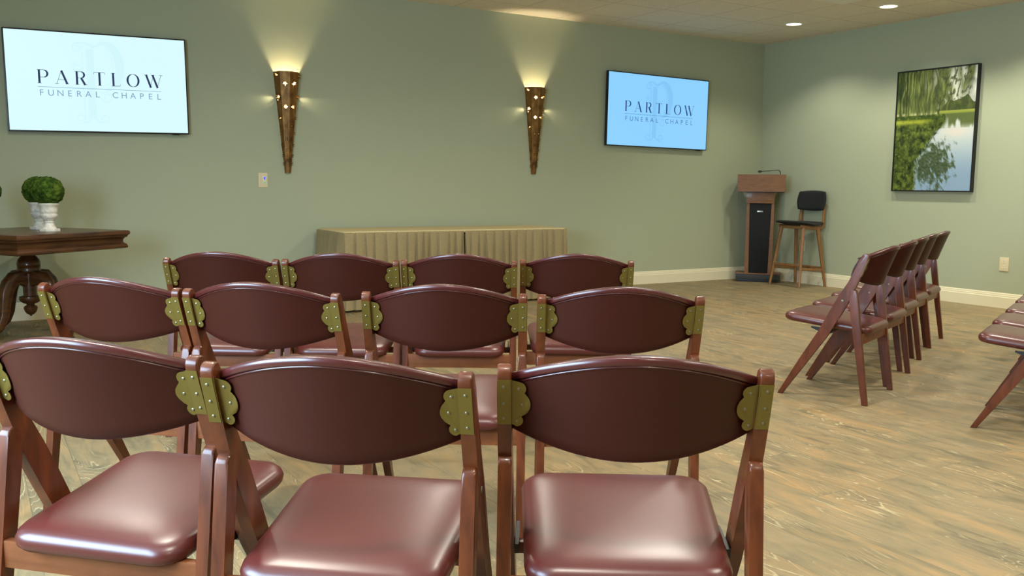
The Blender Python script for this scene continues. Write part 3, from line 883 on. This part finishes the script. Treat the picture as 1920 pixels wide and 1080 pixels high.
# ------------------------------------------------------------------ pedestal table with moss balls
PT = thing('pedestal_table', (-8.24, -.86, 0), math.radians(45-8), 'dark carved wooden pedestal table with moulded edge against the front wall', 'table')
TT = .770
bm = bmesh.new(); A = .488
prof = [(.05, TT), (.012, TT), (.003, TT-.006), (0, TT-.014), (.001, TT-.028), (.010, TT-.036), (.014, TT-.042), (.014, TT-.048), (.028, TT-.056), (.036, TT-.070), (.036, TT-.088), (.026, TT-.098), (.018, TT-.102), (.018, TT-.110), (.012, TT-.118), (.014, TT-.130), (.026, TT-.136)]
rings = [[bm.verts.new((sx_*(A-i_), sy*(A-i_), z)) for sx_, sy in ((1, 1), (-1, 1), (-1, -1), (1, -1))] for i_, z in prof]
for a, b in zip(rings, rings[1:]):
    for i in range(4): bm.faces.new((a[i], a[(i+1) % 4], b[(i+1) % 4], b[i]))
bm.faces.new(rings[0]); bm.faces.new(rings[-1])
tpo = new_obj('tabletop', bm, M['walnut'], PT, 40)
box('top_panel', (-A+.045, -A+.045, TT-.002), (A-.045, A-.045, TT+.001), M['tabletop'], PT, .0005)
bm = lathe(bmesh.new(), [(.10, .636), (.085, .622), (.062, .605), (.058, .590), (.070, .578), (.086, .560), (.094, .540), (.095, .525), (.089, .520), (.094, .514), (.089, .508), (.094, .500), (.093, .480), (.078, .470), (.056, .460), (.052, .30), (.085, .292), (.088, .278), (.082, .262), (.060, .246), (.034, .238), (.030, .230), (.048, .220), (.056, .210), (.053, .198), (.044, .178), (.028, .163), (.010, .155), (.003, .146)], n=40)
for v_ in bm.verts: v_.co.x *= .84; v_.co.y *= .84
new_obj('pedestal', bm, M['walnut'], PT, 45)
for k in range(4):
    an = PI/2*k
    path = [(.03, .40), (.085, .430), (.130, .425), (.172, .385), (.200, .320), (.214, .240), (.226, .165), (.262, .095), (.325, .048), (.385, .035)]
    wid = [(.030, .045), (.032, .050), (.034, .052), (.036, .050), (.036, .046), (.034, .040), (.032, .034), (.030, .030), (.030, .028), (.026, .026)]
    bm = sweep(bmesh.new(), [(r_*math.cos(an), r_*math.sin(an), z+.008) for r_, z in path], 0, 16, flat=wid)
    lathe(bm, [(.028, 0), (.032, .008), (.030, .022)], (.375*math.cos(an), .375*math.sin(an), 0), 20)
    new_obj('leg', bm, M['walnut'], PT, 50)

def make_urn():
    u_ = thing('topiary_urn')
    bm = lathe(bmesh.new(), [(.060, .018), (.056, .024), (.046, .036), (.040, .052), (.036, .060), (.042, .064), (.042, .069), (.036, .074), (.046, .084), (.062, .096), (.069, .108), (.070, .118), (.066, .124), (.066, .130), (.070, .134), (.071, .150), (.072, .170), (.078, .182), (.086, .190), (.087, .197), (.082, .201), (.072, .202), (.066, .190), (.062, .150), (.01, .13)], n=36)
    prism(bm, [(.088*math.cos(a)*(1 if 1 else 1), .088*math.sin(a), 0) for a in [PI/8+PI/4*k for k in range(8)]], (0, 0, 0), (0, 0, .019), .003)
    for v_ in bm.verts: v_.co.x *= .82; v_.co.y *= .82
    new_obj('urn', bm, M['urn'], u_, 40)
    bm = bmesh.new(); bmesh.ops.create_icosphere(bm, subdivisions=6, radius=.104)
    for v_ in bm.verts:
        d = v_.co.normalized(); k = noise.fractal(d*5+Vector((3, 1, 2)), .9, 2.1, 5)*.009+noise.noise(d*19)*.004
        v_.co = d*(.106+k*.8); v_.co.z = v_.co.z*.97+.288
    new_obj('moss_ball', bm, M['moss'], u_, 60)
    return u_
ur = make_urn()
for i, (x, y, lb) in enumerate([(-8.100, -.97, 'white urn with green moss ball standing in front on the wooden pedestal table'),
                                (-8.145, -.66, 'white urn with moss ball half hidden behind the front urn'),
                                (-8.497, -.93, 'green moss ball cut off at the left picture edge, on the wooden table')]):
    o = ur if i == 0 else copy_tree(ur)
    o.location = (x, y, TT+.001); tag(o, lb, 'plant', 'moss balls in white urns')

# ------------------------------------------------------------------ lectern (front faces the room diagonally)
LA = math.atan2(-.69, .72)          # direction of its width axis
ln = thing('lectern', (-.425, -.445, 0), math.atan2(-.72, .69), 'brown and black wooden lectern with gooseneck microphone in the room corner', 'lectern')
# local: x = across (towards image right), +y = back towards the corner
LD = .30
bm = bx(bmesh.new(), (-.262, -.0, .035), (.262, LD, .098), .006)
new_obj('base', bm, M['podiumbase'], ln)
box('base_plinth', (-.235, .025, .0), (.235, LD-.02, .036), M['black'], ln)
box('base_trim', (-.270, -.008, .096), (.270, LD+.004, .108), M['podium'], ln)
bm = prism(bmesh.new(), [(-.160, 0, .108), (-.160, 0, .955), (-.128, 0, .955), (-.112, 0, .108)], (0, .03, 0), (0, LD-.02, 0)); 
new_obj('side_post', bm, M['podium'], ln, None)
bm = prism(bmesh.new(), [(.160, 0, .108), (.112, 0, .108), (.128, 0, .955), (.160, 0, .955)], (0, .03, 0), (0, LD-.02, 0))
new_obj('side_post', bm, M['podium'], ln, None)
pn = box('front_panel', (-.130, .036, .108), (.130, LD-.03, .955), M['podiumblack'], ln, .001)
pl = box('name_plate', (-.034, .032, .845), (.030, .037, .862), M['steel'], pn, .0008)
box('neck', (-.168, .018, .953), (.160, LD-.02, 1.098), M['podium'], ln, .002)
bm = prism(bmesh.new(), [(0, -.035, 1.092), (0, -.035, 1.296), (0, .30, 1.235), (0, .30, 1.092)], (-.278, 0, 0), (.278, 0, 0), .003)
new_obj('head', bm, M['podium'], ln, None)
box('head_underside', (-.262, -.02, 1.082), (.262, .29, 1.093), M['black'], ln, .001)
# gooseneck microphone belongs to the lectern
mp = [(.212, .01, 1.285), (.210, .01, 1.325), (.204, .01, 1.340), (.190, .005, 1.347), (.168, 0, 1.348), (.09, -.01, 1.340), (-.01, -.02, 1.332)]
mc = new_obj('microphone', sweep(bmesh.new(), mp, [.006, .006, .005, .0045, .004, .004, .004], 10), M['black'], ln)
new_obj('microphone_head', sweep(bmesh.new(), [(.0, -.019, 1.333), (-.010, -.020, 1.332), (-.022, -.021, 1.331), (-.038, -.022, 1.330), (-.046, -.023, 1.329)], [.006, .012, .015, .013, .005], 14), M['black'], mc)

# ------------------------------------------------------------------ bar stool (faces -x)
bs = thing('bar_stool', (-.275, -.925, 0), 0, 'wooden bar stool with black padded seat and back beside the lectern', 'stool')
tops = {(-1, 1): (-.115, .165), (1, 1): (.130, .165), (-1, -1): (-.125, -.165), (1, -1): (.115, -.165)}
for (sx_, sy), (tx, ty) in tops.items():
    fx, fy = sx_*.215, sy*.225
    bm = sweep(bmesh.new(), [(fx, fy, .0), (fx*.5+tx*.5, fy*.5+ty*.5, .34), (tx, ty, .69)], 0, 16, flat=[(.013, .013), (.017, .017), (.022, .020)])
    for v_ in bm.verts: v_.co.z = max(0, v_.co.z)
    new_obj('leg', bm, M['stoolwood'], bs, 50)
def lp(sx_, sy, z):
    tx, ty = tops[(sx_, sy)]; k = z/.69; return (sx_*.215*(1-k)+tx*k, sy*.225*(1-k)+ty*k, z)
def bar(name, p, q, w_, h_, m_, par=bs):
    return new_obj(name, sweep(bmesh.new(), [p, tuple((a+b)/2 for a, b in zip(p, q)), q], 0, 16, flat=(w_, h_)), m_, par, 50)
fr_ = bar('footrest', lp(-1, 1, .255), lp(-1, -1, .255), .012, .016, M['stoolwood'])
a_, b_ = lp(-1, 1, .273), lp(-1, -1, .273)
tag(box('footrest_plate', (a_[0]-.018, b_[1]+.01, .270), (a_[0]+.014, a_[1]-.01, .2745), M['steel'], fr_, .001), 'metal strip on the footrest')
bar('stretcher', lp(1, 1, .215), lp(1, -1, .215), .011, .016, M['stoolwood'])
bar('stretcher', lp(-1, -1, .215), lp(1, -1, .195), .011, .016, M['stoolwood'])
bar('stretcher', lp(-1, 1, .215), lp(1, 1, .195), .011, .016, M['stoolwood'])
for sy in (-1, 1):
    y_ = sy*.168
    path = [(-.165, y_, .706), (-.06, y_, .692), (.08, y_, .682), (.170, y_, .684), (.197, y_, .704), (.203, y_, .76), (.205, y_, .86), (.210, y_, .96)]
    new_obj('side_rail', sweep(bmesh.new(), path, 0, 16, flat=[(.011, .016), (.012, .022), (.012, .024), (.012, .022), (.012, .020), (.012, .018), (.012, .015), (.012, .012)]), M['stoolwood'], bs, 50)
bar('seat_rail', (-.12, -.165, .69), (-.12, .165, .69), .012, .018, M['stoolwood'])
bar('seat_rail', (.14, -.165, .68), (.14, .165, .68), .012, .018, M['stoolwood'])
# saddle seat
bm = bmesh.new(); NU, NV = 22, 22; top = []; bot = []
for i in range(NU+1):
    ra, rb_ = [], []
    for j in range(NV+1):
        a, b = -1+2*i/NU, -1+2*j/NV
        # squircle map
        x_ = a*math.sqrt(1-b*b*.32); y_ = b*math.sqrt(1-a*a*.32)
        X = x_*.235-.005; Y = y_*.235
        edge = max(abs(a), abs(b)); th = .021*math.sqrt(max(0, 1-edge**4))
        z = .728+.018*(-x_ if x_ < 0 else 0)*1.2+.016*b*b*0+(.018*x_*x_ if x_ > 0 else 0)*.4-.012*math.exp(-(x_*2.2)**2)+.006
        ra.append(bm.verts.new((X, Y, z+th))); rb_.append(bm.verts.new((X, Y, z-th*.9)))
    top.append(ra); bot.append(rb_)
for i in range(NU):
    for j in range(NV):
        bm.faces.new((top[i][j], top[i+1][j], top[i+1][j+1], top[i][j+1])); bm.faces.new((bot[i][j], bot[i][j+1], bot[i+1][j+1], bot[i+1][j]))
bmesh.ops.remove_doubles(bm, verts=bm.verts[:], dist=.0006)
new_obj('seat', bm, M['stoolfab'], bs, 60)
bm = bmesh.new(); fr, bk_ = [], []
for i in range(NU+1):
    ra, rb_ = [], []
    for j in range(NV+1):
        a, b = -1+2*i/NU, -1+2*j/NV
        y_ = a*math.sqrt(1-b*b*.22); z_ = b*math.sqrt(1-a*a*.22)
        edge = max(abs(a), abs(b)); th = .020*math.sqrt(max(0, 1-edge**5))
        X = .195-.035*(a*a)+.02+.012*z_; Y = y_*.215; Z = .995+z_*.118
        ra.append(bm.verts.new((X-th, Y, Z))); rb_.append(bm.verts.new((X+th, Y, Z)))
    fr.append(ra); bk_.append(rb_)
for i in range(NU):
    for j in range(NV):
        bm.faces.new((fr[i][j], fr[i+1][j], fr[i+1][j+1], fr[i][j+1])); bm.faces.new((bk_[i][j], bk_[i][j+1], bk_[i+1][j+1], bk_[i+1][j]))
bmesh.ops.remove_doubles(bm, verts=bm.verts[:], dist=.0006)
new_obj('backrest', bm, M['stoolfab'], bs, 60)
